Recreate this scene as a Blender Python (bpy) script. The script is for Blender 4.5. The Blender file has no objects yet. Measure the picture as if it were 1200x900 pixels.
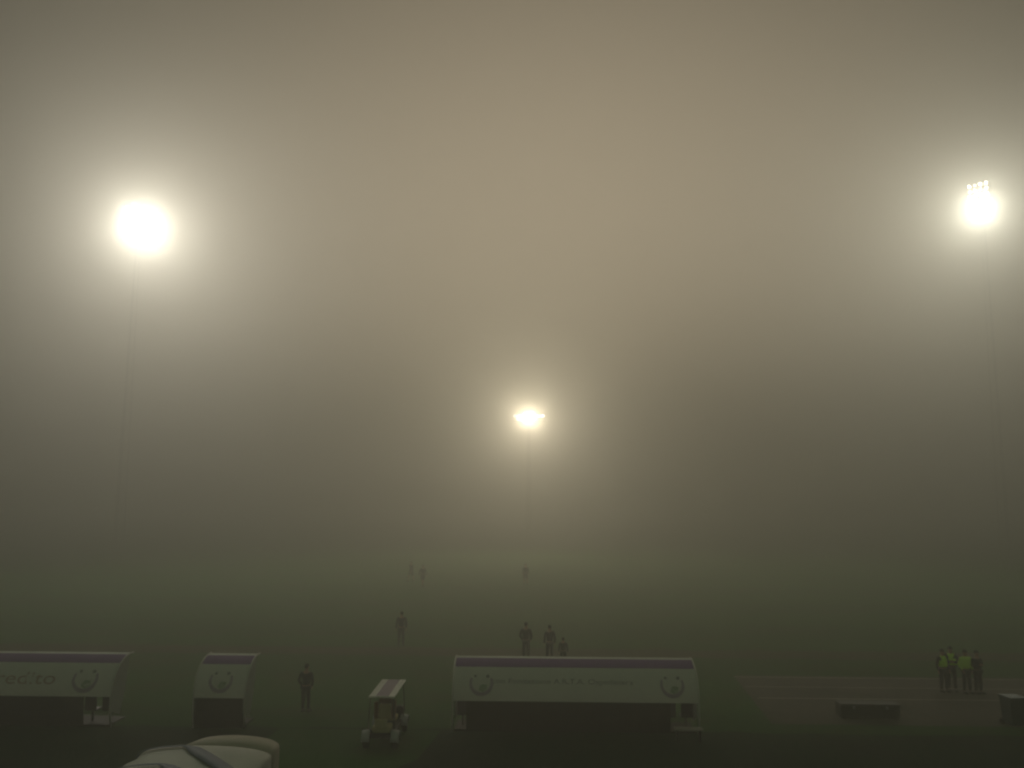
import bpy, bmesh, math, random
from mathutils import Vector, Matrix
random.seed(7)
R = math.radians
sc = bpy.context.scene
C = sc.collection

# ------------------------------------------------------------------ camera
cam = bpy.data.cameras.new("camera")
cam.sensor_width = 36.0
cam.lens = 36.0 * 980 / 1200
cam.clip_start = 0.1
cam.clip_end = 2000
co = bpy.data.objects.new("camera", cam)
C.objects.link(co)
co.location = (0, 0, 8.1)
co.rotation_euler = (Matrix.Rotation(R(1.17), 4, 'Z') @ Matrix.Rotation(R(97.55), 4, 'X') @ Matrix.Rotation(R(0.35), 4, 'Z')).to_euler()
cam.dof.use_dof = True                 # soft hand-held shot: focus fell well short of the dugouts
cam.dof.focus_distance = 6.0
cam.dof.aperture_fstop = 1.8
sc.camera = co

# ------------------------------------------------------------------ night sky and exposure
w = bpy.data.worlds.new("World")
sc.world = w
w.use_nodes = True
bg = w.node_tree.nodes["Background"]
# night sky over the fog: a dim overall sky and a broad glow added on the far side to brighten the fog
GLOW, BASE, GLOW_POW = 1.2, 0.0005, 10.0
BACK_FILL = 0.15
GLOW_DIR = (0.04, 0.985, 0.07)
GLOW_COL = (1.0, 0.82, 0.58, 1)
wn, wl = w.node_tree.nodes, w.node_tree.links
tc = wn.new("ShaderNodeTexCoord")
dt = wn.new("ShaderNodeVectorMath"); dt.operation = 'DOT_PRODUCT'
dt.inputs[1].default_value = Vector(GLOW_DIR).normalized()
wl.new(tc.outputs["Generated"], dt.inputs[0])
cl = wn.new("ShaderNodeMath"); cl.operation = 'MAXIMUM'; cl.inputs[1].default_value = 0.0
wl.new(dt.outputs["Value"], cl.inputs[0])
pw = wn.new("ShaderNodeMath"); pw.operation = 'POWER'; pw.inputs[1].default_value = GLOW_POW
wl.new(cl.outputs[0], pw.inputs[0])
ml = wn.new("ShaderNodeMath"); ml.operation = 'MULTIPLY_ADD'
ml.inputs[1].default_value = GLOW; ml.inputs[2].default_value = BASE
sz = wn.new("ShaderNodeSeparateXYZ"); wl.new(tc.outputs["Generated"], sz.inputs[0])
rz_ = wn.new("ShaderNodeMapRange"); rz_.interpolation_type = 'SMOOTHSTEP'
rz_.inputs["From Min"].default_value = 0.0; rz_.inputs["From Max"].default_value = 0.07
wl.new(sz.outputs["Z"], rz_.inputs["Value"])
hm_ = wn.new("ShaderNodeMath"); hm_.operation = 'MULTIPLY'
wl.new(pw.outputs[0], hm_.inputs[0]); wl.new(rz_.outputs[0], hm_.inputs[1])
wl.new(hm_.outputs[0], ml.inputs[0])
# added greenish fill from behind the camera for dugout backs, vests and grass
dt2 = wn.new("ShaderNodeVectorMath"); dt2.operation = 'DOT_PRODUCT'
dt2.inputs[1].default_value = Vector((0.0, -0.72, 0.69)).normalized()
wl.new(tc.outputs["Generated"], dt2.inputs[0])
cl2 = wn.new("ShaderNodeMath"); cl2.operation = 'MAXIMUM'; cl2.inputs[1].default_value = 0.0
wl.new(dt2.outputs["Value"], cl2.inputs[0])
ml2 = wn.new("ShaderNodeMath"); ml2.operation = 'MULTIPLY_ADD'; ml2.inputs[1].default_value = BACK_FILL; ml2.inputs[2].default_value = 0.0
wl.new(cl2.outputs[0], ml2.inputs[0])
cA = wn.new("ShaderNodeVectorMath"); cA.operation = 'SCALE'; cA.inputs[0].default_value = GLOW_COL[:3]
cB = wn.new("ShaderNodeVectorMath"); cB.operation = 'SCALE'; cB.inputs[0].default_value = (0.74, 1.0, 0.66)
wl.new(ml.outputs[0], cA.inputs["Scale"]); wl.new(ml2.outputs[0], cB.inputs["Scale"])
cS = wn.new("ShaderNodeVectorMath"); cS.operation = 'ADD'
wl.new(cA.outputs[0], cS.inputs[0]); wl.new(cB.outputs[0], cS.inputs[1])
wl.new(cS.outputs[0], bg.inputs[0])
bg.inputs[1].default_value = 1.0
vs = sc.view_settings
vs.view_transform = 'Standard'
vs.look = 'None'
vs.exposure = -0.05
vs.gamma = 1.0
vs.use_curve_mapping = False
sc.cycles.volume_bounces = 1
sc.cycles.max_bounces = 6
sc.cycles.diffuse_bounces = 2
sc.cycles.use_denoising = True
sc.cycles.use_light_tree = True
sc.cycles.sample_clamp_indirect = 3.0

FOG = 0.0132
ANISO = 0.7
LAMP_L, LAMP_R, LAMP_C = 380.0, 1500.0, 2600.0
LAMP_COL = (1.0, 0.90, 0.74, 1)

# ------------------------------------------------------------------ materials
def mat(name, col, rough=0.7, vary=0.15, scale=3.0, metal=0.0, trans=0.0, bump=0.0):
    m = bpy.data.materials.new(name)
    m.use_nodes = True
    nt = m.node_tree
    n, l = nt.nodes, nt.links
    b = n["Principled BSDF"]
    b.inputs["Roughness"].default_value = rough
    b.inputs["Metallic"].default_value = metal
    tc = n.new("ShaderNodeTexCoord")
    no = n.new("ShaderNodeTexNoise")
    no.inputs["Scale"].default_value = scale
    no.inputs["Detail"].default_value = 6
    l.new(tc.outputs["Object"], no.inputs["Vector"])
    mx = n.new("ShaderNodeMix")
    mx.data_type = 'RGBA'
    mx.inputs["A"].default_value = tuple(c * (1 - vary) for c in col) + (1,)
    mx.inputs["B"].default_value = tuple(min(1, c * (1 + vary)) for c in col) + (1,)
    l.new(no.outputs["Fac"], mx.inputs["Factor"])
    l.new(mx.outputs["Result"], b.inputs["Base Color"])
    if bump:
        bu = n.new("ShaderNodeBump")
        bu.inputs["Strength"].default_value = bump
        l.new(no.outputs["Fac"], bu.inputs["Height"])
        l.new(bu.outputs["Normal"], b.inputs["Normal"])
    if trans:
        t = n.new("ShaderNodeBsdfTranslucent")
        l.new(mx.outputs["Result"], t.inputs["Color"])
        ms = n.new("ShaderNodeMixShader")
        ms.inputs[0].default_value = trans
        l.new(b.outputs[0], ms.inputs[1])
        l.new(t.outputs[0], ms.inputs[2])
        l.new(ms.outputs[0], n["Material Output"].inputs["Surface"])
    return m

def emit(name, strength, col=None):
    m = bpy.data.materials.new(name)
    m.use_nodes = True
    nt = m.node_tree
    nt.nodes.clear()
    o = nt.nodes.new("ShaderNodeOutputMaterial")
    e = nt.nodes.new("ShaderNodeEmission")
    e.inputs[0].default_value = col or LAMP_COL
    e.inputs[1].default_value = strength
    nt.links.new(e.outputs[0], o.inputs[0])
    return m

def ground_mat(name, a, b_, fine, coarse, c_=None, stripe=None, bump=0.4):
    """ground colour a/b mixed by two noises; c_ = bare patches; stripe = mowing band width"""
    m = bpy.data.materials.new(name)
    m.use_nodes = True
    nt = m.node_tree
    n, l = nt.nodes, nt.links
    b = n["Principled BSDF"]
    b.inputs["Roughness"].default_value = 0.95
    b.inputs["Specular IOR Level"].default_value = 0.2
    tc = n.new("ShaderNodeTexCoord")
    n1 = n.new("ShaderNodeTexNoise"); n1.inputs["Scale"].default_value = fine; n1.inputs["Detail"].default_value = 8
    n2 = n.new("ShaderNodeTexNoise"); n2.inputs["Scale"].default_value = coarse; n2.inputs["Detail"].default_value = 4
    l.new(tc.outputs["Object"], n1.inputs["Vector"]); l.new(tc.outputs["Object"], n2.inputs["Vector"])
    r1 = n.new("ShaderNodeMapRange"); r1.inputs["From Min"].default_value = 0.32; r1.inputs["From Max"].default_value = 0.68
    l.new(n1.outputs["Fac"], r1.inputs["Value"])
    mx = n.new("ShaderNodeMix"); mx.data_type = 'RGBA'
    mx.inputs["A"].default_value = a + (1,); mx.inputs["B"].default_value = b_ + (1,)
    l.new(r1.outputs[0], mx.inputs["Factor"])
    out = mx.outputs["Result"]
    if c_:
        r2 = n.new("ShaderNodeMapRange"); r2.inputs["From Min"].default_value = 0.52; r2.inputs["From Max"].default_value = 0.66
        r2.inputs["To Max"].default_value = 0.7
        l.new(n2.outputs["Fac"], r2.inputs["Value"])
        m2 = n.new("ShaderNodeMix"); m2.data_type = 'RGBA'
        l.new(out, m2.inputs["A"]); m2.inputs["B"].default_value = c_ + (1,)
        l.new(r2.outputs[0], m2.inputs["Factor"])
        out = m2.outputs["Result"]
    if stripe:
        sx = n.new("ShaderNodeSeparateXYZ"); l.new(tc.outputs["Object"], sx.inputs[0])
        ma = n.new("ShaderNodeMath"); ma.operation = 'MULTIPLY'; ma.inputs[1].default_value = math.pi / stripe
        l.new(sx.outputs["Y"], ma.inputs[0])
        si = n.new("ShaderNodeMath"); si.operation = 'SINE'; l.new(ma.outputs[0], si.inputs[0])
        rg = n.new("ShaderNodeMapRange"); rg.inputs["From Min"].default_value = -0.15; rg.inputs["From Max"].default_value = 0.15
        rg.inputs["To Min"].default_value = 0.9; rg.inputs["To Max"].default_value = 1.08
        l.new(si.outputs[0], rg.inputs["Value"])
        vm = n.new("ShaderNodeVectorMath"); vm.operation = 'SCALE'
        l.new(out, vm.inputs[0]); l.new(rg.outputs[0], vm.inputs["Scale"])
        out = vm.outputs[0]
    l.new(out, b.inputs["Base Color"])
    bu = n.new("ShaderNodeBump"); bu.inputs["Strength"].default_value = bump; bu.inputs["Distance"].default_value = 0.05
    l.new(n1.outputs["Fac"], bu.inputs["Height"]); l.new(bu.outputs["Normal"], b.inputs["Normal"])
    return m

M = dict(
    turf=ground_mat("turf", (0.018, 0.078, 0.003), (0.032, 0.118, 0.005), 9.0, 0.35, (0.055, 0.080, 0.014), 5.5),
    verge=ground_mat("verge", (0.002, 0.020, 0.001), (0.005, 0.036, 0.002), 6.0, 0.25, (0.012, 0.018, 0.005)),
    worn=ground_mat("worn", (0.055, 0.062, 0.020), (0.085, 0.070, 0.040), 2.2, 0.5, (0.11, 0.09, 0.055)),
    paving=ground_mat("paving", (0.10, 0.09, 0.07), (0.14, 0.12, 0.095), 3.0, 0.4, (0.07, 0.07, 0.045)),
    lane=mat("lane", (0.42, 0.38, 0.33), 0.8, 0.4, 4),
    white_sheet=mat("white_sheet", (0.82, 0.82, 0.76), 0.6, 0.06, 1.2, trans=0.4),
    pale_sheet=mat("pale_sheet", (0.55, 0.56, 0.52), 0.4, 0.06, 1.2, trans=0.4),
    purple=mat("purple", (0.24, 0.12, 0.34), 0.75, 0.12, 1.5, trans=0.1),
    purple_print=mat("purple_print", (0.50, 0.42, 0.50), 0.5, 0.2, 4, trans=0.3),
    green_print=mat("green_print", (0.42, 0.50, 0.38), 0.5, 0.2, 4, trans=0.3),
    dark_print=mat("dark_print", (0.30, 0.28, 0.28), 0.5, 0.2, 4),
    brick_print=mat("brick_print", (0.50, 0.37, 0.31), 0.5, 0.2, 4, trans=0.3),
    rim=mat("rim", (0.62, 0.60, 0.55), 0.4, 0.05, 3),
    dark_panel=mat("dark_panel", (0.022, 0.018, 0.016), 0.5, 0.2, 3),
    dark_steel=mat("dark_steel", (0.03, 0.03, 0.032), 0.5, 0.2, 3, metal=0.4),
    steel=mat("steel", (0.30, 0.31, 0.32), 0.45, 0.1, 3, metal=0.6),
    seat=mat("seat", (0.05, 0.03, 0.06), 0.5, 0.1, 3),
    tent=mat("tent", (0.76, 0.75, 0.68), 0.55, 0.09, 1.6, trans=0.25, bump=0.2),
    tent_tan=mat("tent_tan", (0.58, 0.53, 0.42), 0.6, 0.12, 1.6, trans=0.25, bump=0.2),
    tent_blue=mat("tent_blue", (0.22, 0.24, 0.33), 0.6, 0.12, 2, trans=0.1),
    cream=mat("cream", (0.50, 0.42, 0.20), 0.6, 0.1, 4),
    orange=mat("orange", (0.22, 0.09, 0.03), 0.6, 0.15, 4),
    cart_body=mat("cart_body", (0.42, 0.42, 0.42), 0.35, 0.06, 3),
    cart_roof=mat("cart_roof", (0.82, 0.80, 0.74), 0.4, 0.05, 3, trans=0.15),
    cart_purple=mat("cart_purple", (0.20, 0.13, 0.22), 0.45, 0.08, 3),
    tyre=mat("tyre", (0.012, 0.012, 0.012), 0.85, 0.2, 8),
    glass=mat("glass", (0.04, 0.05, 0.05), 0.1, 0.1, 3),
    skin=mat("skin", (0.42, 0.25, 0.17), 0.55, 0.08, 8),
    hair=mat("hair", (0.020, 0.014, 0.010), 0.7, 0.3, 20),
    black_cloth=mat("black_cloth", (0.020, 0.022, 0.024), 0.9, 0.3, 6),
    navy_cloth=mat("navy_cloth", (0.014, 0.016, 0.035), 0.9, 0.3, 6),
    grey_cloth=mat("grey_cloth", (0.08, 0.085, 0.09), 0.9, 0.2, 6),
    hivis=mat("hivis", (0.62, 0.98, 0.03), 0.7, 0.08, 8),
    reflect=mat("reflect", (0.6, 0.6, 0.6), 0.3, 0.1, 8),
    shoe=mat("shoe", (0.02, 0.02, 0.02), 0.6, 0.2, 8),
    bin_green=mat("bin_green", (0.010, 0.045, 0.045), 0.5, 0.15, 4),
    box_dark=mat("box_dark", (0.030, 0.032, 0.022), 0.6, 0.2, 4),
    board=mat("board", (0.28, 0.27, 0.22), 0.6, 0.15, 4),
    galv=mat("galv", (0.25, 0.25, 0.25), 0.5, 0.15, 2, metal=0.5),
    lens_left=emit("lens_left", LAMP_L, (1.0, 0.955, 0.84, 1)),
    lens_right=emit("lens_right", LAMP_R, (0.98, 0.96, 0.82, 1)),
    lens_middle=emit("lens_middle", LAMP_C, (1.0, 0.88, 0.66, 1)),
    lens_weak=emit("lens_weak", 5.0),
    lens_mid=emit("lens_mid", 16.0),
)

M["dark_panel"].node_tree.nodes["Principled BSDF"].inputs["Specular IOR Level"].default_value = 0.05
# ------------------------------------------------------------------ helpers
def link(name, me, m, parent=None):
    o = bpy.data.objects.new(name, me)
    C.objects.link(o)
    if m is not None:
        me.materials.clear() if False else None
        if len(me.materials) == 0:
            me.materials.append(m)
    if parent:
        o.parent = parent
    return o

def obj(name, bm, m, parent=None, smooth=False, loc=(0, 0, 0), rot=(0, 0, 0)):
    bmesh.ops.recalc_face_normals(bm, faces=bm.faces)
    me = bpy.data.meshes.new(name)
    bm.to_mesh(me)
    bm.free()
    if smooth:
        for p in me.polygons:
            p.use_smooth = True
    o = link(name, me, m, parent)
    o.location = loc
    o.rotation_euler = rot
    return o

def tag(o, label=None, cat=None, group=None, kind=None):
    if label: o["label"] = label
    if cat: o["category"] = cat
    if group: o["group"] = group
    if kind: o["kind"] = kind
    return o

def thing(name, label, cat, loc=(0, 0, 0), rz=0.0, group=None):
    o = bpy.data.objects.new(name, None)
    o.empty_display_size = 0.3
    C.objects.link(o)
    o.location = loc
    o.rotation_euler = (0, 0, rz)
    return tag(o, label, cat, group)

def box(bm, c, s, bev=0.0, mtx=None):
    r = bmesh.ops.create_cube(bm, size=1.0)
    vs_ = r["verts"]
    for v in vs_:
        v.co = Vector((v.co.x * s[0] + c[0], v.co.y * s[1] + c[1], v.co.z * s[2] + c[2]))
        if mtx is not None:
            v.co = mtx @ v.co
    if bev:
        es = list({e for v in vs_ for e in v.link_edges})
        bmesh.ops.bevel(bm, geom=es, offset=bev, segments=2, affect='EDGES', profile=0.5)
    return bm

def tube(bm, pts, r, seg=8, closed=False):
    pts = [Vector(p) for p in pts]
    rings = []
    n = len(pts)
    up = Vector((0, 0, 1))
    for i, p in enumerate(pts):
        a = pts[i - 1] if (i or closed) else p
        b = pts[(i + 1) % n] if (i < n - 1 or closed) else p
        t = (b - a).normalized()
        x = t.cross(up)
        if x.length < 1e-3: x = t.cross(Vector((0, 1, 0)))
        x.normalize()
        y = x.cross(t).normalized()
        rr = r[i] if isinstance(r, (list, tuple)) else r
        rings.append([bm.verts.new(p + x * rr * math.cos(k * math.tau / seg) + y * rr * math.sin(k * math.tau / seg)) for k in range(seg)])
    m = n if closed else n - 1
    for i in range(m):
        A, B = rings[i], rings[(i + 1) % n]
        for k in range(seg):
            bm.faces.new((A[k], A[(k + 1) % seg], B[(k + 1) % seg], B[k]))
    if not closed:
        bm.faces.new(rings[0][::-1]); bm.faces.new(rings[-1])
    return bm

def slab(bm, prof, x0, x1, th, nx=1):
    """extrude an open profile [(y,z)] between x0 and x1 with thickness th towards the inside"""
    pr = [Vector((0, p[0], p[1])) for p in prof]
    n = len(pr)
    nor = []
    for i in range(n):
        a = pr[max(0, i - 1)]; b = pr[min(n - 1, i + 1)]
        t = (b - a).normalized()
        nor.append(Vector((0, t.z, -t.y)))
    out, inn = [], []
    for j in range(nx + 1):
        x = x0 + (x1 - x0) * j / nx
        out.append([bm.verts.new((x, p.y, p.z)) for p in pr])
        inn.append([bm.verts.new((x, p.y + q.y * th, p.z + q.z * th)) for p, q in zip(pr, nor)])
    for j in range(nx):
        for i in range(n - 1):
            bm.faces.new((out[j][i], out[j][i + 1], out[j + 1][i + 1], out[j + 1][i]))
            bm.faces.new((inn[j][i], inn[j + 1][i], inn[j + 1][i + 1], inn[j][i + 1]))
        bm.faces.new((out[j][0], out[j + 1][0], inn[j + 1][0], inn[j][0]))
        bm.faces.new((out[j][-1], inn[j][-1], inn[j + 1][-1], out[j + 1][-1]))
    for j in (0, nx):
        for i in range(n - 1):
            bm.faces.new((out[j][i], inn[j][i], inn[j][i + 1], out[j][i + 1]))
    return bm

def copy_tree(o, parent=None):
    c = o.copy()
    C.objects.link(c)
    c.parent = parent
    for ch in list(o.children):
        copy_tree(ch, c)
    return c

def sheet(name, x0, x1, y0, y1, z, m, jag=0.0, step=1.0):
    bm = bmesh.new()
    if jag:
        nx = max(2, int((x1 - x0) / step))
        A = [bm.verts.new((x0 + (x1 - x0) * i / nx, y0 + random.uniform(-jag, jag), z)) for i in range(nx + 1)]
        B = [bm.verts.new((x0 + (x1 - x0) * i / nx, y1 + random.uniform(-jag, jag), z)) for i in range(nx + 1)]
        for i in range(nx):
            bm.faces.new((A[i], A[i + 1], B[i + 1], B[i]))
    else:
        bm.faces.new([bm.verts.new(p) for p in ((x0, y0, z), (x1, y0, z), (x1, y1, z), (x0, y1, z))])
    return tag(obj(name, bm, m), kind="structure")

# ------------------------------------------------------------------ setting
sheet("ground", -290, 290, -90, 640, 0.0, M["verge"])
sheet("pitch", -280, 280, 30.4, 639, 0.006, M["turf"], 0.15, 0.8)
sheet("worn_touchline_strip", -60, 60, 43.7, 45.9, 0.012, M["worn"], 0.18, 0.7)
# paved strip on the right with its far and near lines
bm = bmesh.new()
bm.faces.new([bm.verts.new(p) for p in ((8.75, 31.5, 0.012), (46, 31.5, 0.012), (46, 39.7, 0.012), (9.35, 39.7, 0.012))])
tag(obj("paved_path", bm, M["paving"]), kind="structure")
bm = bmesh.new()
for y, wd in ((39.3, 0.10), (37.4, 0.08), (35.35, 0.10)):
    bm.faces.new([bm.verts.new(p) for p in ((9.3, y, 0.018), (45, y, 0.018), (45, y + wd, 0.018), (9.3, y + wd, 0.018))])
tag(obj("path_markings", bm, M["lane"]), kind="structure")
# walkway of trodden grass leading from the tunnel to the pitch
bm = bmesh.new()
pts = [(-9.6, 21.5, -6.3), (-9.4, 24, -5.2), (-8.9, 27, -3.4), (-8.6, 30.2, -3.0)]
A = [(bm.verts.new((a, y, 0.004)), bm.verts.new((b, y, 0.004))) for a, y, b in pts]
for i in range(3):
    bm.faces.new((A[i][0], A[i][1], A[i + 1][1], A[i + 1][0]))
tag(obj("path", bm, M["turf"]), kind="structure")

# ------------------------------------------------------------------ fog
bm = bmesh.new()
bmesh.ops.create_cube(bm, size=1.0)
for v in bm.verts:
    v.co = Vector((v.co.x * 600, v.co.y * 745 + 275, 24.0 + v.co.z * 50))
hz = obj("haze", bm, None)
tag(hz, "pale warm fog filling the whole stadium", "fog", kind="stuff")
hm = bpy.data.materials.new("fog")
hm.use_nodes = True
hm.node_tree.nodes.clear()
ho = hm.node_tree.nodes.new("ShaderNodeOutputMaterial")
hv = hm.node_tree.nodes.new("ShaderNodeVolumePrincipled")
hv.inputs["Color"].default_value = (0.97, 0.95, 0.88, 1)
hv.inputs["Density"].default_value = FOG
hv.inputs["Anisotropy"].default_value = ANISO
hm.node_tree.links.new(hv.outputs[0], ho.inputs["Volume"])
hz.data.materials.append(hm)

# ------------------------------------------------------------------ floodlights
def floodlight(loc, aim, cols, rows, dx, dz, size, label, main, pattern, mast_r=0.45):
    """loc = centre of the lamp head; aim = point on the pitch the head faces"""
    x, y, z = loc
    yaw = math.atan2(aim[0] - x, -(aim[1] - y))
    t = thing("floodlight_mast", label, "floodlight", (x, y, 0), yaw, "floodlights glowing in the fog")
    hw, hh = cols * dx / 2, rows * dz / 2
    bm = bmesh.new()
    top = z + hh + 0.2
    nb = max(4, int(top / 2.4))
    def leg(a, q):                                            # slim triangular lattice mast
        rr = mast_r * (1.5 - 0.9 * q)
        return (rr * math.cos(a), 1.1 + rr * math.sin(a), top * q)
    angs = [R(90), R(210), R(330)]
    for a in angs:
        tube(bm, [leg(a, k / nb) for k in range(nb + 1)], 0.014, 6)
    for k in range(nb):
        for i in range(3):
            tube(bm, [leg(angs[i], k / nb), leg(angs[(i + 1) % 3], (k + 1) / nb)], 0.006, 4)
    obj("mast", bm, M["galv"], t, True)
    bm = bmesh.new()
    for k in range(rows + 1):
        box(bm, (0, 0.42, z - hh + k * dz), (2 * hw + 0.2, 0.07, 0.07))
    for s in (-1, -0.33, 0.33, 1):
        box(bm, (s * (hw + 0.05), 0.50, z), (0.07, 0.07, 2 * hh + 0.3))
    for s in (-0.6, 0.6):
        box(bm, (0, 0.70, z + s * hh), (0.4, 0.4, 0.12))
    obj("lamp_frame", bm, M["galv"], t)
    pitch = math.atan2(z, math.hypot(aim[0] - x, aim[1] - y))
    hb, lb = bmesh.new(), bmesh.new()
    for k in range(16):
        pass
    s = size
    n = 14
    rings = []
    for (r, yy) in ((0.25 * s, 0.34), (0.42 * s, 0.24), (0.5 * s, 0.0), (0.47 * s, 0.0), (0.40 * s, 0.20)):
        rings.append([hb.verts.new((r * math.cos(a * math.tau / n), yy, r * math.sin(a * math.tau / n))) for a in range(n)])
    for i in range(4):
        for a in range(n):
            hb.faces.new((rings[i][a], rings[i][(a + 1) % n], rings[i + 1][(a + 1) % n], rings[i + 1][a]))
    hb.faces.new(rings[0]); hb.faces.new(rings[4])
    hme = bpy.data.meshes.new("lamp"); hb.to_mesh(hme); hb.free(); hme.materials.append(M["dark_steel"])
    lb.faces.new([lb.verts.new((0.44 * s * math.cos(a * math.tau / 8), 0.03, 0.44 * s * math.sin(a * math.tau / 8))) for a in range(8)])
    lms = {}
    for key in (main, "lens_weak", "lens_mid"):
        lm = bpy.data.meshes.new("lens"); lb.to_mesh(lm); lm.materials.append(M[key]); lms[key] = lm
        if key != main:
            M[key].cycles.emission_sampling = 'NONE'
    lb.free()
    for i in range(cols):
        for j in range(rows):
            key = pattern(i, j)
            if key is None: continue
            h = bpy.data.objects.new("lamp", hme); C.objects.link(h); h.parent = t
            h.location = ((i + 0.5) * dx - hw, 0, z - hh + (j + 0.5) * dz)
            h.rotation_euler = (pitch + random.uniform(-0.05, 0.05), 0, random.uniform(-0.06, 0.06))
            l_ = bpy.data.objects.new("lens", lms[key]); C.objects.link(l_); l_.parent = h
    return t

floodlight((-48.4, 100, 41.1), (-5, 55), 6, 6, 0.72, 0.74, 0.64,
           "brightest floodlight, a round white glare high on the left of the fog", "lens_left",
           lambda i, j: "lens_left" if not ((i in (0, 5)) and (j in (0, 5))) else "lens_mid")
floodlight((57.9, 105, 46.1), (5, 55), 4, 7, 0.66, 0.70, 0.46,
           "tall panel floodlight with separate lamps showing in its grid, high on the right", "lens_right",
           lambda i, j: "lens_right" if j < 4 and i > 0 else ("lens_mid" if (i == 3 or (i + j) % 2 == 0) else "lens_weak"))
floodlight((0.0, 125, 19.6), (0, -30), 9, 2, 0.52, 0.50, 0.42,
           "low small floodlight in the middle with a short row of lamps", "lens_middle",
           lambda i, j: "lens_middle" if i in (3, 4, 5) else ("lens_mid" if (i, j) in ((1, 0), (8, 1), (2, 0)) else ("lens_weak" if j == 1 else None)), 0.3)

# ------------------------------------------------------------------ dugouts
def prof_pts(n=14):
    """cross-section of a dugout shell: straight back, then a quarter-ellipse roof towards the pitch"""
    P = [(0.12, 0.0), (0.02, 0.55), (0.0, 1.05)]
    for k in range(1, n + 1):
        a = R(96) * k / n
        P.append((1.35 - 1.35 * math.cos(a), 1.05 + 1.23 * math.sin(a)))
    return P
PROF = prof_pts()
CUM = [0]
for a_, b_ in zip(PROF, PROF[1:]):
    CUM.append(CUM[-1] + math.dist(a_, b_))
def at_s(s, off=0.0):
    s = max(0.0, min(CUM[-1] - 1e-6, s))
    for i in range(len(PROF) - 1):
        if s <= CUM[i + 1]:
            f = (s - CUM[i]) / (CUM[i + 1] - CUM[i])
            y = PROF[i][0] + (PROF[i + 1][0] - PROF[i][0]) * f
            z = PROF[i][1] + (PROF[i + 1][1] - PROF[i][1]) * f
            dy, dz = PROF[i + 1][0] - PROF[i][0], PROF[i + 1][1] - PROF[i][1]
            L = math.hypot(dy, dz)
            return y - dz / L * off, z + dy / L * off
def sub_prof(s0, s1, off=0.0, n=8):
    return [at_s(s0 + (s1 - s0) * k / n, off) for k in range(n + 1)]

def wrap_text(txt, height, width, cx, s_mid, m, parent, th=0.004):
    cu = bpy.data.curves.new("lettering", 'FONT')
    cu.body = txt
    cu.size = height
    cu.align_x = 'CENTER'
    tmp = bpy.data.objects.new("tmp", cu)
    C.objects.link(tmp)
    bpy.context.view_layer.update()
    dg = bpy.context.evaluated_depsgraph_get()
    me = bpy.data.meshes.new_from_object(tmp.evaluated_get(dg))
    bpy.data.objects.remove(tmp)
    xs = [v.co.x for v in me.vertices]
    k = width / (max(xs) - min(xs))
    mid = (max(xs) + min(xs)) / 2
    for v in me.vertices:
        y, z = at_s(s_mid + v.co.y - height * 0.35, th)
        v.co = Vector((cx + (v.co.x - mid) * k, y, z))
    me.name = "lettering"
    return link("lettering", me, m, parent)

def crest(cx, s_mid, r, parent):
    """open-topped round emblem with two dots and a lower leaf shape, printed on the shell"""
    def put(bm, quads):
        for q in quads:
            bm.faces.new([bm.verts.new((cx + p[0],) + at_s(s_mid + p[1], q[1] if False else 0.004)) for p in q])
    bm = bmesh.new()
    N = 22
    Q = []
    for k in range(N):
        a0, a1 = R(150 + 240 * k / N), R(150 + 240 * (k + 1) / N)
        wd = 0.17 * r + 0.14 * r * math.sin(math.pi * k / N)
        Q.append([(r * math.cos(a0), r * math.sin(a0)), (r * math.cos(a1), r * math.sin(a1)),
                  ((r - wd) * math.cos(a1), (r - wd) * math.sin(a1)), ((r - wd) * math.cos(a0), (r - wd) * math.sin(a0))])
    put(bm, Q)
    c = obj("crest", bm, M["purple_print"], parent)
    bm = bmesh.new()
    for sx, rr in ((-0.52, 0.13), (0.52, 0.16)):
        put(bm, [[(sx * r + rr * r * math.cos(a * math.tau / 8), 0.62 * r + rr * r * math.sin(a * math.tau / 8)) for a in range(8)]])
    obj("crest_dots", bm, M["dark_print"], c)
    bm = bmesh.new()
    put(bm, [[(0.05 * r, -0.05 * r), (0.5 * r, -0.12 * r), (0.42 * r, -0.5 * r), (0.1 * r, -0.68 * r), (-0.22 * r, -0.5 * r), (-0.1 * r, -0.2 * r)]])
    obj("crest_leaf", bm, M["green_print"], c)
    return c

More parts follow.
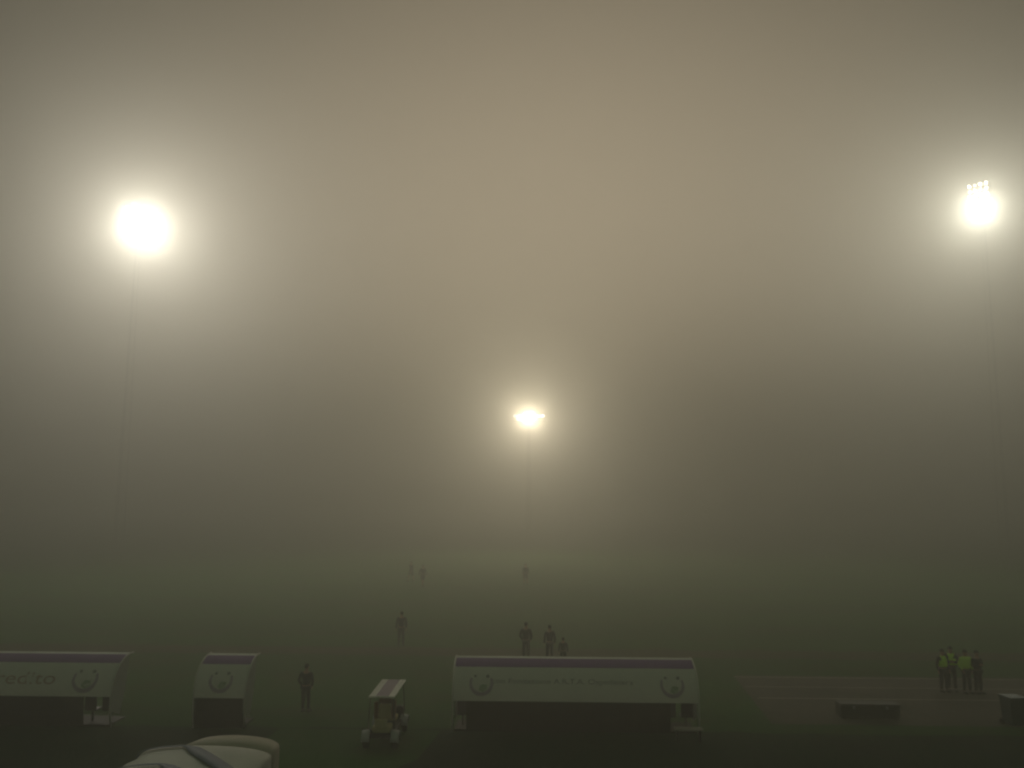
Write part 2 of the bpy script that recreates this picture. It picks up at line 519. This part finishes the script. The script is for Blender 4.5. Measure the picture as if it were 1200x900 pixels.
def dugout(x0, x1, y0, label, texts=(), crests=(), flare=0.0, dz=0.0):
    cx = (x0 + x1) / 2
    t = thing("dugout", label, "dugout", (cx, y0, 0), 0, "curved white dugouts beside the pitch")
    h = (x1 - x0) / 2
    bm = bmesh.new()
    slab(bm, sub_prof(1.04, 2.28, 0, 10), -h, h, 0.02, 6)
    slab(bm, sub_prof(2.86, CUM[-1] - 0.02, 0, 6), -h, h, 0.02, 6)
    obj("canopy", bm, M["white_sheet"], t, False)
    bm = bmesh.new()
    slab(bm, sub_prof(2.285, 2.855, 0.002, 8), -h, h, 0.024, 6)
    obj("purple_stripe", bm, M["purple"], t)
    bm = bmesh.new()
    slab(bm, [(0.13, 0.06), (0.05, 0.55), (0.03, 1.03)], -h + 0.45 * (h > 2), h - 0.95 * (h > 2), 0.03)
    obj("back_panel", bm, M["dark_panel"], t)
    nr = max(1, round(2 * h / 1.5))
    for k in range(1, nr):
        x = -h + 2 * h * k / nr
        bm = bmesh.new()
        tube(bm, [(x, p[0] + 0.05, p[1] - 0.03) for p in PROF], 0.02, 6)
        obj("frame_hoop", bm, M["dark_steel"], t, True)
    for s in (-1, 1):
        bm = bmesh.new()
        tube(bm, [(s * (h + 0.02), p[0], p[1]) for p in PROF], 0.035, 8)
        obj("end_rim", bm, M["rim"], t, True)
        bm = bmesh.new()
        x = s * (h - 0.04)
        ps = PROF[1:-1]
        a = [bm.verts.new((x, p[0] + 0.03, p[1] - 0.02)) for p in ps] + [bm.verts.new((x, 1.15, 0.95)), bm.verts.new((x, 0.85, 0.25))]
        f = bm.faces.new(a)
        r = bmesh.ops.extrude_face_region(bm, geom=[f])
        for v in [g for g in r["geom"] if isinstance(g, bmesh.types.BMVert)]:
            v.co.x -= s * 0.012
        obj("side_panel", bm, M["pale_sheet"], t)
    # bench with bucket seats inside
    bm = bmesh.new()
    ns = max(3, int(2 * h / 0.6))
    for k in range(ns):
        x = -h + 0.3 + (2 * h - 0.6) * k / (ns - 1)
        box(bm, (x, 0.75, 0.45), (0.42, 0.42, 0.06), 0.02)
        box(bm, (x, 0.52, 0.72), (0.42, 0.06, 0.5), 0.02)
        box(bm, (x, 0.72, 0.21), (0.06, 0.06, 0.42))
    obj("seat_row", bm, M["seat"], t)
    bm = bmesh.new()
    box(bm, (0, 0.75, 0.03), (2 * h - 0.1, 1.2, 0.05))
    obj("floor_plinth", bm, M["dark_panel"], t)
    for txt, hgt, wid, px, s, m in texts:
        wrap_text(txt, hgt, wid, px - cx, s, M[m], t)
    for px, s, r in crests:
        crest(px - cx, s, r, t)
    return t

dugout(-2.58, 5.86, 30.05, "long white central dugout with one line of small lettering between two crests",
       [("con Fondazione A.R.T.A. Ospedaliera", 0.26, 4.9, 1.2, 1.72, "dark_print")], [(-1.62, 1.62, 0.42), (5.0, 1.62, 0.42)])
dugout(-11.62, -9.86, 30.05, "short white dugout with a crest, between the longer dugouts", [], [(-10.75, 1.62, 0.42)])
dugout(-23.4, -14.55, 30.05, "white dugout with large lettering, cut off by the left edge",
       [("credito", 0.62, 2.5, -17.85, 1.66, "brick_print")], [(-15.55, 1.62, 0.46)])

# ------------------------------------------------------------------ retractable tunnel at the bottom left
def arch(x0, x1, ze, zc, n=18, skew=0.0, z0=0.0):
    c, h = (x0 + x1) / 2, (x1 - x0) / 2
    P = [(x0, z0), (x0, ze * 0.5), (x0 - 0.0, ze)]
    for k in range(1, n):
        a = math.pi * k / n
        P.append((c - h * math.cos(a), ze + (zc - ze) * (math.sin(a) ** 0.8)))
    P += [(x1, ze), (x1, ze * 0.5), (x1, z0)]
    return P
tt = thing("players_tunnel", "pale arched fabric tunnel with dark blue bands at the bottom left corner", "tunnel", (-7.6, 0, 0))
def skinned(name, profs, m, th=0.0):
    """profs: list of (y, [(x,z)])"""
    bm = bmesh.new()
    rows = [[bm.verts.new((p[0] + 7.6, y, p[1])) for p in P] for y, P in profs]
    for A, B in zip(rows, rows[1:]):
        for i in range(len(A) - 1):
            bm.faces.new((A[i], A[i + 1], B[i + 1], B[i]))
    o = obj(name, bm, m, tt, True)
    md = o.modifiers.new("thickness", 'SOLIDIFY'); md.thickness = 0.02
    return o
ys = [10 + 0.9 * k for k in range(13)]
profs = []
for i, y in enumerate(ys):
    profs.append((y, arch(-9.25, -6.1, 1.85, 2.12)))
    if i < len(ys) - 1:
        profs.append((y + 0.45, arch(-9.2, -6.15, 1.82, 2.09)))
skinned("canopy", profs, M["tent"])
def grow(P, g):
    return [(x + (g if x > -7.67 else -g), z + (g if z > 1.8 else 0)) for x, z in P]
def band(yc):
    """dark blue band that runs over the crest and slants back down the right side"""
    P = grow(arch(-9.25, -6.1, 1.85, 2.12, 40), 0.03)
    bm = bmesh.new()
    last = None
    for x, z in P:
        d = max(0.0, x + 8.15)
        y = yc - 1.0 * d - 0.05
        wd = 0.05 + 0.22 * min(1.0, d / 0.4) if x < -6.0 else 0.2
        cur = (bm.verts.new((x + 7.6, y - wd, z)), bm.verts.new((x + 7.6, y + wd, z)))
        if last: bm.faces.new((last[0], cur[0], cur[1], last[1]))
        last = cur
    o = obj("blue_band", bm, M["tent_blue"], tt, True)
    md = o.modifiers.new("thickness", 'SOLIDIFY'); md.thickness = 0.008
for y in (14.0, 15.35, 16.7, 18.05, 19.4, 20.75):
    band(y)
skinned("end_hood", [(20.85, arch(-8.6, -6.12, 1.80, 2.04)), (21.3, arch(-8.5, -6.15, 1.82, 2.12)), (21.8, arch(-8.4, -6.2, 1.80, 2.09))], M["tent_tan"])
bm = bmesh.new()
for y in (10, 13.6, 17.2, 20.8):
    bm = bmesh.new()
    tube(bm, [(x + 7.6, y, z) for x, z in grow(arch(-9.25, -6.1, 1.85, 2.12), -0.07)], 0.03, 6)
    obj("frame_hoop", bm, M["steel"], tt, True)

# ------------------------------------------------------------------ electric cart
ct = thing("electric_cart", "small electric cart with a white and purple striped roof, left of the centre dugout", "cart", (-4.72, 28.1, 0), R(0))
bm = bmesh.new()
for x, wd in ((-0.315, 0.21), (0.315, 0.21)):
    box(bm, (x, 1.15, 1.60), (wd, 2.55, 0.05), 0.012)
box(bm, (0, -0.09, 1.60), (0.42, 0.07, 0.05), 0.01)
rf = obj("roof", bm, M["cart_roof"], ct)
bm = bmesh.new()
box(bm, (0, 1.19, 1.597), (0.416, 2.46, 0.045), 0.01)
obj("roof_stripe", bm, M["cart_purple"], rf)
for sx in (-1, 1):
    for y in (0.0, 2.1):
        bm = bmesh.new(); tube(bm, [(sx * 0.38, y, 1.58), (sx * 0.42, y + (0.15 if y else -0.05), 0.6)], 0.02, 8)
        obj("roof_post", bm, M["dark_steel"], ct, True)
bm = bmesh.new()
box(bm, (0, 1.05, 0.38), (0.86, 2.2, 0.16), 0.04)
box(bm, (0, 2.1, 0.62), (0.84, 0.35, 0.42), 0.10)
obj("body", bm, M["dark_panel"], ct)
for sx in (-1, 1):
    for y in (-0.02, 1.95):
        bm = bmesh.new()
        ring = []
        for k in range(9):
            a = math.pi * k / 8
            ring.append(((sx * 0.34, y - 0.30 * math.cos(a), 0.27 + 0.32 * math.sin(a)), (sx * 0.60, y - 0.30 * math.cos(a), 0.27 + 0.28 * math.sin(a))))
        vv = [(bm.verts.new(a), bm.verts.new(b)) for a, b in ring]
        for A, B in zip(vv, vv[1:]):
            bm.faces.new((A[0], A[1], B[1], B[0]))
        f = obj("fender", bm, M["cart_body"], ct, True)
        md = f.modifiers.new("thickness", 'SOLIDIFY'); md.thickness = 0.03
        bm = bmesh.new(); 
        tube(bm, [(sx * 0.38, y, 0.24), (sx * 0.40, y, 0.24), (sx * 0.54, y, 0.24), (sx * 0.56, y, 0.24)], [0.19, 0.24, 0.24, 0.19], 18)
        wh = obj("wheel", bm, M["tyre"], ct, True)
        bm = bmesh.new(); tube(bm, [(sx * 0.54, y, 0.24), (sx * 0.565, y, 0.24)], 0.11, 14)
        obj("rim", bm, M["steel"], wh)
bm = bmesh.new(); box(bm, (0.0, 0.95, 0.72), (0.74, 0.5, 0.14), 0.05); box(bm, (0.0, 0.66, 0.98), (0.40, 0.12, 0.48), 0.05)
obj("seat", bm, M["cream"], ct)
bm = bmesh.new(); box(bm, (0.29, 0.66, 1.05), (0.15, 0.14, 0.62), 0.05); box(bm, (-0.29, 0.66, 1.02), (0.15, 0.14, 0.55), 0.05); box(bm, (0, 0.66, 1.31), (0.44, 0.12, 0.16), 0.04)
obj("backrest_pad", bm, M["orange"], ct)
bm = bmesh.new(); box(bm, (0, 0.2, 0.58), (0.60, 0.55, 0.22), 0.06); box(bm, (0, -0.05, 0.76), (0.40, 0.10, 0.30), 0.03)
obj("cargo_box", bm, M["cream"], ct)
bm = bmesh.new(); tube(bm, [(0.17 * math.cos(a * math.tau / 16) - 0.18, 1.60 + 0.08 * math.sin(a * math.tau / 16), 1.02 + 0.15 * math.sin(a * math.tau / 16)) for a in range(16)], 0.014, 6, True)
tube(bm, [(-0.18, 1.6, 1.02), (-0.18, 1.95, 0.75)], 0.018, 6)
obj("steering_wheel", bm, M["dark_steel"], ct, True)
for sx in (-1, 1):
    bm = bmesh.new(); box(bm, (sx * 0.36, -0.08, 0.48), (0.10, 0.05, 0.07), 0.01)
    obj("tail_light", bm, M["orange"], ct)

# ------------------------------------------------------------------ people
def skin_mesh(name, V, E, rad, root=0, sub=1):
    me = bpy.data.meshes.new(name)
    me.from_pydata(V, E, [])
    o = bpy.data.objects.new("tmp", me)
    C.objects.link(o)
    md = o.modifiers.new("skin", 'SKIN')
    md.use_smooth_shade = True
    if not me.skin_vertices: 
        bpy.context.view_layer.update()
    for i, r in enumerate(rad):
        sv = me.skin_vertices[0].data[i]
        sv.radius = r if isinstance(r, tuple) else (r, r)
        sv.use_root = (i == root)
    s = o.modifiers.new("sub", 'SUBSURF'); s.levels = sub; s.render_levels = sub
    bpy.context.view_layer.update()
    dg = bpy.context.evaluated_depsgraph_get()
    out = bpy.data.meshes.new_from_object(o.evaluated_get(dg))
    bpy.data.objects.remove(o)
    for p in out.polygons: p.use_smooth = True
    out.name = name
    return out

def person(loc, rz, label, h=1.76, top="black_cloth", legs="black_cloth", vest=None, shorts=False, pose="stand", hair="hair", group=None, width=1.0):
    t = thing("person", label, "person", loc, rz, group)
    k = h / 1.76
    st = {"stand": (0.0, 0.02), "walk": (0.26, -0.24), "stride": (-0.2, 0.22)}.get(pose, (0.0, 0.02))
    J = {}
    J["pelvis"] = (0, 0, 0.95); J["belly"] = (0, 0.0, 1.10); J["chest"] = (0, -0.01, 1.30); J["upper"] = (0, 0, 1.42)
    J["neck"] = (0, -0.01, 1.52); J["jaw"] = (0, -0.03, 1.59); J["head"] = (0, -0.015, 1.665); J["crown"] = (0, 0.0, 1.72)
    for s, n, f in ((-1, "l", st[0]), (1, "r", st[1])):
        J["hip" + n] = (s * 0.09, 0, 0.90)
        J["knee" + n] = (s * 0.11, -f * 0.55 - 0.02, 0.50)
        J["ankle" + n] = (s * 0.12, -f + (0.03 if f < 0 else 0.0), 0.09)
        J["toe" + n] = (s * 0.14, -f - 0.15, 0.035)
        J["sh" + n] = (s * 0.19, 0, 1.43)
        if pose == "folded":
            J["elb" + n] = (s * 0.26, -0.03, 1.16); J["wr" + n] = (s * 0.05, -0.22, 1.20); hd = Vector((-s * 0.75, -0.1, 0.1))
        elif pose == "pocket":
            J["elb" + n] = (s * 0.29, 0.06, 1.16); J["wr" + n] = (s * 0.20, -0.10, 0.96); hd = Vector((-s * 0.2, -0.3, -0.9))
        else:
            J["elb" + n] = (s * 0.26, 0.03 + f * 0.3, 1.15); J["wr" + n] = (s * 0.27, -0.06 + f * 0.7, 0.91); hd = Vector((0, -0.25, -1))
        hd.normalize()
        J["palm" + n] = tuple(Vector(J["wr" + n]) + hd * 0.08)
        J["hd" + n] = hd
    def mk(names, edges, radii, root):
        V = [tuple(Vector(J[a]) * k) for a in names]
        ix = {a: i for i, a in enumerate(names)}
        return V, [(ix[a], ix[b]) for a, b in edges], [tuple(c * k for c in (r if isinstance(r, tuple) else (r, r))) for r in radii], ix[root]
    nm = ["pelvis", "belly", "chest", "upper", "neck", "jaw", "head", "crown"]
    ed = [(a, b) for a, b in zip(nm, nm[1:])]
    rd = [(0.15, 0.11), (0.135, 0.10), (0.155, 0.11), (0.12, 0.09), 0.055, (0.068, 0.085), (0.080, 0.098), (0.065, 0.08)]
    for n in "lr":
        nm += ["hip" + n, "knee" + n, "ankle" + n, "toe" + n, "sh" + n, "elb" + n, "wr" + n, "palm" + n]
        ed += [("pelvis", "hip" + n), ("hip" + n, "knee" + n), ("knee" + n, "ankle" + n), ("ankle" + n, "toe" + n),
               ("upper", "sh" + n), ("sh" + n, "elb" + n), ("elb" + n, "wr" + n), ("wr" + n, "palm" + n)]
        rd += [0.088, 0.058, 0.04, 0.035, 0.06, 0.043, 0.028, (0.038, 0.018)]
    V, E, Rr, rt = mk(nm, ed, rd, "pelvis")
    me = skin_mesh("person_body", V, E, Rr, rt, 1)
    bm = bmesh.new(); bm.from_mesh(me)
    for n, s in (("l", -1), ("r", 1)):                      # fingers rooted in the palm
        p = Vector(J["palm" + n]) * k; d = J["hd" + n]
        side = d.cross(Vector((1, 0, 0)));
        if side.length < 0.2: side = Vector((0, 0, 1))
        side.normalize()
        curl = Vector((-s * 0.5, 0, 0)) if abs(d.x) < 0.5 else Vector((0, 0.5, 0))
        for q, ln in ((-1.5, 0.06), (-0.5, 0.075), (0.5, 0.08), (1.5, 0.07)):
            a = p + side * q * 0.018 * k
            b = a + (d * 0.6 * ln) * k; c = b + (d * 0.45 + curl * 0.5) * ln * k
            tube(bm, [a, b, c], [0.009 * k, 0.0085 * k, 0.007 * k], 6)
        a = p - d * 0.05 * k + side * 0.02 * k
        tube(bm, [a, a + (side * 0.035 + d * 0.03) * k, a + (side * 0.045 + d * 0.065) * k], [0.011 * k, 0.010 * k, 0.008 * k], 6)
    hx, hy, hz_ = [c * k for c in J["head"]]
    tube(bm, [(hx, hy - 0.085 * k, hz_ + 0.01 * k), (hx, hy - 0.112 * k, hz_ - 0.03 * k), (hx, hy - 0.085 * k, hz_ - 0.04 * k)], [0.007 * k, 0.013 * k, 0.010 * k], 6)
    for s in (-1, 1):
        box(bm, (hx + s * 0.084 * k, hy + 0.01 * k, hz_ - 0.01 * k), (0.014 * k, 0.03 * k, 0.055 * k), 0.004 * k)
    body = obj("body", bm, M["skin"], t, True)
    bm = bmesh.new()
    for s in (-1, 1):
        r = bmesh.ops.create_uvsphere(bm, u_segments=8, v_segments=6, radius=0.011 * k)
        for v in r["verts"]: v.co += Vector((hx + s * 0.032 * k, hy - 0.086 * k, hz_ + 0.005 * k))
    box(bm, (hx, hy - 0.090 * k, hz_ - 0.065 * k), (0.045 * k, 0.012 * k, 0.008 * k))
    obj("face_features", bm, M["hair"], t)
    bm = bmesh.new()
    r = bmesh.ops.create_uvsphere(bm, u_segments=14, v_segments=10, radius=0.104 * k)
    for v in r["verts"]:
        v.co = Vector((v.co.x * 0.92, v.co.y * 1.08, v.co.z * 1.05))
    dl = [v for v in bm.verts if v.co.z < -0.02 * k and v.co.y < 0.03 * k or v.co.z < -0.07 * k]
    bmesh.ops.delete(bm, geom=dl, context='VERTS')
    for v in bm.verts: v.co += Vector((hx, hy + 0.014 * k, hz_ + 0.028 * k))
    obj("hair", bm, M[hair], t, True)
    # jacket or shirt
    nm = ["pelvis", "belly", "chest", "upper"]; ed = [(a, b) for a, b in zip(nm, nm[1:])]
    rd = [(0.175, 0.135), (0.165, 0.125), (0.178, 0.13), (0.14, 0.105)]
    rd = [(a * width, b * width) for a, b in rd]
    for n in "lr":
        nm += ["sh" + n, "elb" + n, "wr" + n]; ed += [("upper", "sh" + n), ("sh" + n, "elb" + n), ("elb" + n, "wr" + n)]
        rd += [0.078, 0.06, 0.043]
    V, E, Rr, rt = mk(nm, ed, rd, "pelvis")
    link("jacket", skin_mesh("jacket", V, E, Rr, rt, 1), M[top], t)
    nm = ["pelvis"]; ed = []; rd = [(0.165, 0.125)]
    for n in "lr":
        nm += ["hip" + n, "knee" + n] + ([] if shorts else ["ankle" + n])
        ed += [("pelvis", "hip" + n), ("hip" + n, "knee" + n)] + ([] if shorts else [("knee" + n, "ankle" + n)])
        rd += [0.103, 0.082 if not shorts else 0.095] + ([] if shorts else [0.06])
    V, E, Rr, rt = mk(nm, ed, rd, "pelvis")
    link("shorts" if shorts else "trousers", skin_mesh("trousers", V, E, Rr, rt, 1), M[legs], t)
    for n in "lr":
        bm = bmesh.new()
        a, b = Vector(J["ankle" + n]) * k, Vector(J["toe" + n]) * k
        box(bm, ((a.x + b.x) / 2, (a.y + b.y) / 2 - 0.01, 0.05 * k), (0.10 * k, 0.29 * k, 0.095 * k), 0.035 * k)
        obj("shoe", bm, M["shoe"], t, True)
    if vest:
        J["v1"] = (0, -0.005, 1.02)
        nm = ["v1", "belly", "chest", "upper", "shl", "shr"]; ed = [("v1", "belly"), ("belly", "chest"), ("chest", "upper"), ("upper", "shl"), ("upper", "shr")]
        rd = [(0.235, 0.19), (0.228, 0.178), (0.24, 0.185), (0.20, 0.155), 0.125, 0.125]; rd = [(a[0] * width, a[1]) if isinstance(a, tuple) else a for a in rd]
        V, E, Rr, rt = mk(nm, ed, rd, "v1")
        v = link("vest", skin_mesh("vest", V, E, Rr, rt, 1), M[vest], t)
    return t

person((-6.83, 46.3, 0), R(200), "dark figure alone on the grass beyond the gap left of the centre dugout", pose="stand", legs="grey_cloth", top="navy_cloth", h=1.80)
person((-0.10, 42.6, 0), R(165), "person in dark clothes standing behind the dugout, leftmost of three above its roof", pose="pocket", h=1.84, width=1.1)
person((1.06, 42.3, 0), R(190), "person in navy clothes, middle of the three above the centre dugout roof", top="navy_cloth", legs="navy_cloth", h=1.76)
person((1.68, 41.2, 0), R(175), "shortest of the three figures above the centre dugout roof", h=1.36, top="grey_cloth")
person((-9.4, 76.0, 0), R(30), "faint distant player in the fog far above the cart", shorts=True, pose="walk", top="navy_cloth", legs="black_cloth", h=1.85)
person((-11.0, 80.0, 0), R(-40), "faintest distant player, farther left in the fog", shorts=True, pose="walk", top="black_cloth", legs="black_cloth", h=1.8)
person((-0.25, 78.0, 0), R(10), "faint distant player in the fog straight below the middle floodlight", shorts=True, pose="stride", top="black_cloth", legs="black_cloth", h=1.85)
G = "stewards standing together on the paved strip"
person((17.50, 36.9, 0), R(10), "steward at the left end of the group of stewards, turned half away", vest="hivis", pose="stand", group=G, h=1.72)
person((17.92, 37.05, 0), R(-15), "steward in the middle of the group, in a yellow-green vest over black clothes", vest="hivis", pose="folded", group=G, h=1.80, width=1.15)
person((18.36, 36.7, 0), R(5), "steward with yellow-green jacket and sleeves, beside the person all in dark clothes", top="hivis", vest="hivis", pose="pocket", group=G, h=1.74, width=1.15)
person((18.80, 36.65, 0), R(20), "person all in dark clothes at the right end of the steward group", pose="folded", h=1.72, width=1.2)
person((-8.31, 32.4, 0), R(170), "person in black standing beside the short dugout", pose="pocket", h=1.74)

# ------------------------------------------------------------------ small things on the ground
b = thing("wheeled_bin", "dark teal wheeled bin at the right edge of the picture", "bin", (17.45, 31.7, 0), R(8))
bm = bmesh.new(); r = box(bm, (0, 0, 0.52), (0.60, 0.62, 0.90), 0.03)
for v in bm.verts:
    f = 0.8 + 0.2 * (v.co.z / 0.97); v.co.x *= f; v.co.y *= f
obj("body", bm, M["bin_green"], b)
bm = bmesh.new(); box(bm, (0, 0, 1.0), (0.64, 0.68, 0.06), 0.02); obj("lid", bm, M["bin_green"], b)
bm = bmesh.new(); tube(bm, [(-0.25, 0.38, 0.96), (0.25, 0.38, 0.96)], 0.02, 8); obj("handle", bm, M["dark_steel"], b)
for s in (-1, 1):
    bm = bmesh.new(); tube(bm, [(s * 0.26, 0.26, 0.10), (s * 0.31, 0.26, 0.10)], 0.10, 12); obj("wheel", bm, M["tyre"], b)

b = thing("equipment_case", "low long dark case lying on the paved strip", "case", (12.6, 32.6, 0), R(-1))
bm = bmesh.new(); box(bm, (0, 0, 0.26), (2.15, 0.6, 0.44), 0.03); obj("body", bm, M["box_dark"], b)
bm = bmesh.new(); box(bm, (0, 0, 0.51), (2.18, 0.63, 0.05), 0.015); obj("lid", bm, M["box_dark"], b)
for x in (-0.6, 0.6):
    bm = bmesh.new(); box(bm, (x, -0.31, 0.42), (0.10, 0.03, 0.10), 0.008); obj("latch", bm, M["steel"], b)
for x in (-0.95, 0.95):
    bm = bmesh.new(); box(bm, (x, 0, 0.02), (0.12, 0.5, 0.04)); obj("foot", bm, M["dark_steel"], b)

b = thing("low_bench", "small pale bench on the dark ground by the right end of the centre dugout", "bench", (5.35, 30.75 - 1.5, 0), R(-3))
bm = bmesh.new()
for y in (-0.12, 0.02, 0.16): box(bm, (0, y, 0.40), (0.95, 0.11, 0.035), 0.008)
obj("seat", bm, M["board"], b)
for x in (-0.38, 0.38):
    bm = bmesh.new(); box(bm, (x, 0.02, 0.19), (0.05, 0.34, 0.38)); obj("leg", bm, M["dark_steel"], b)
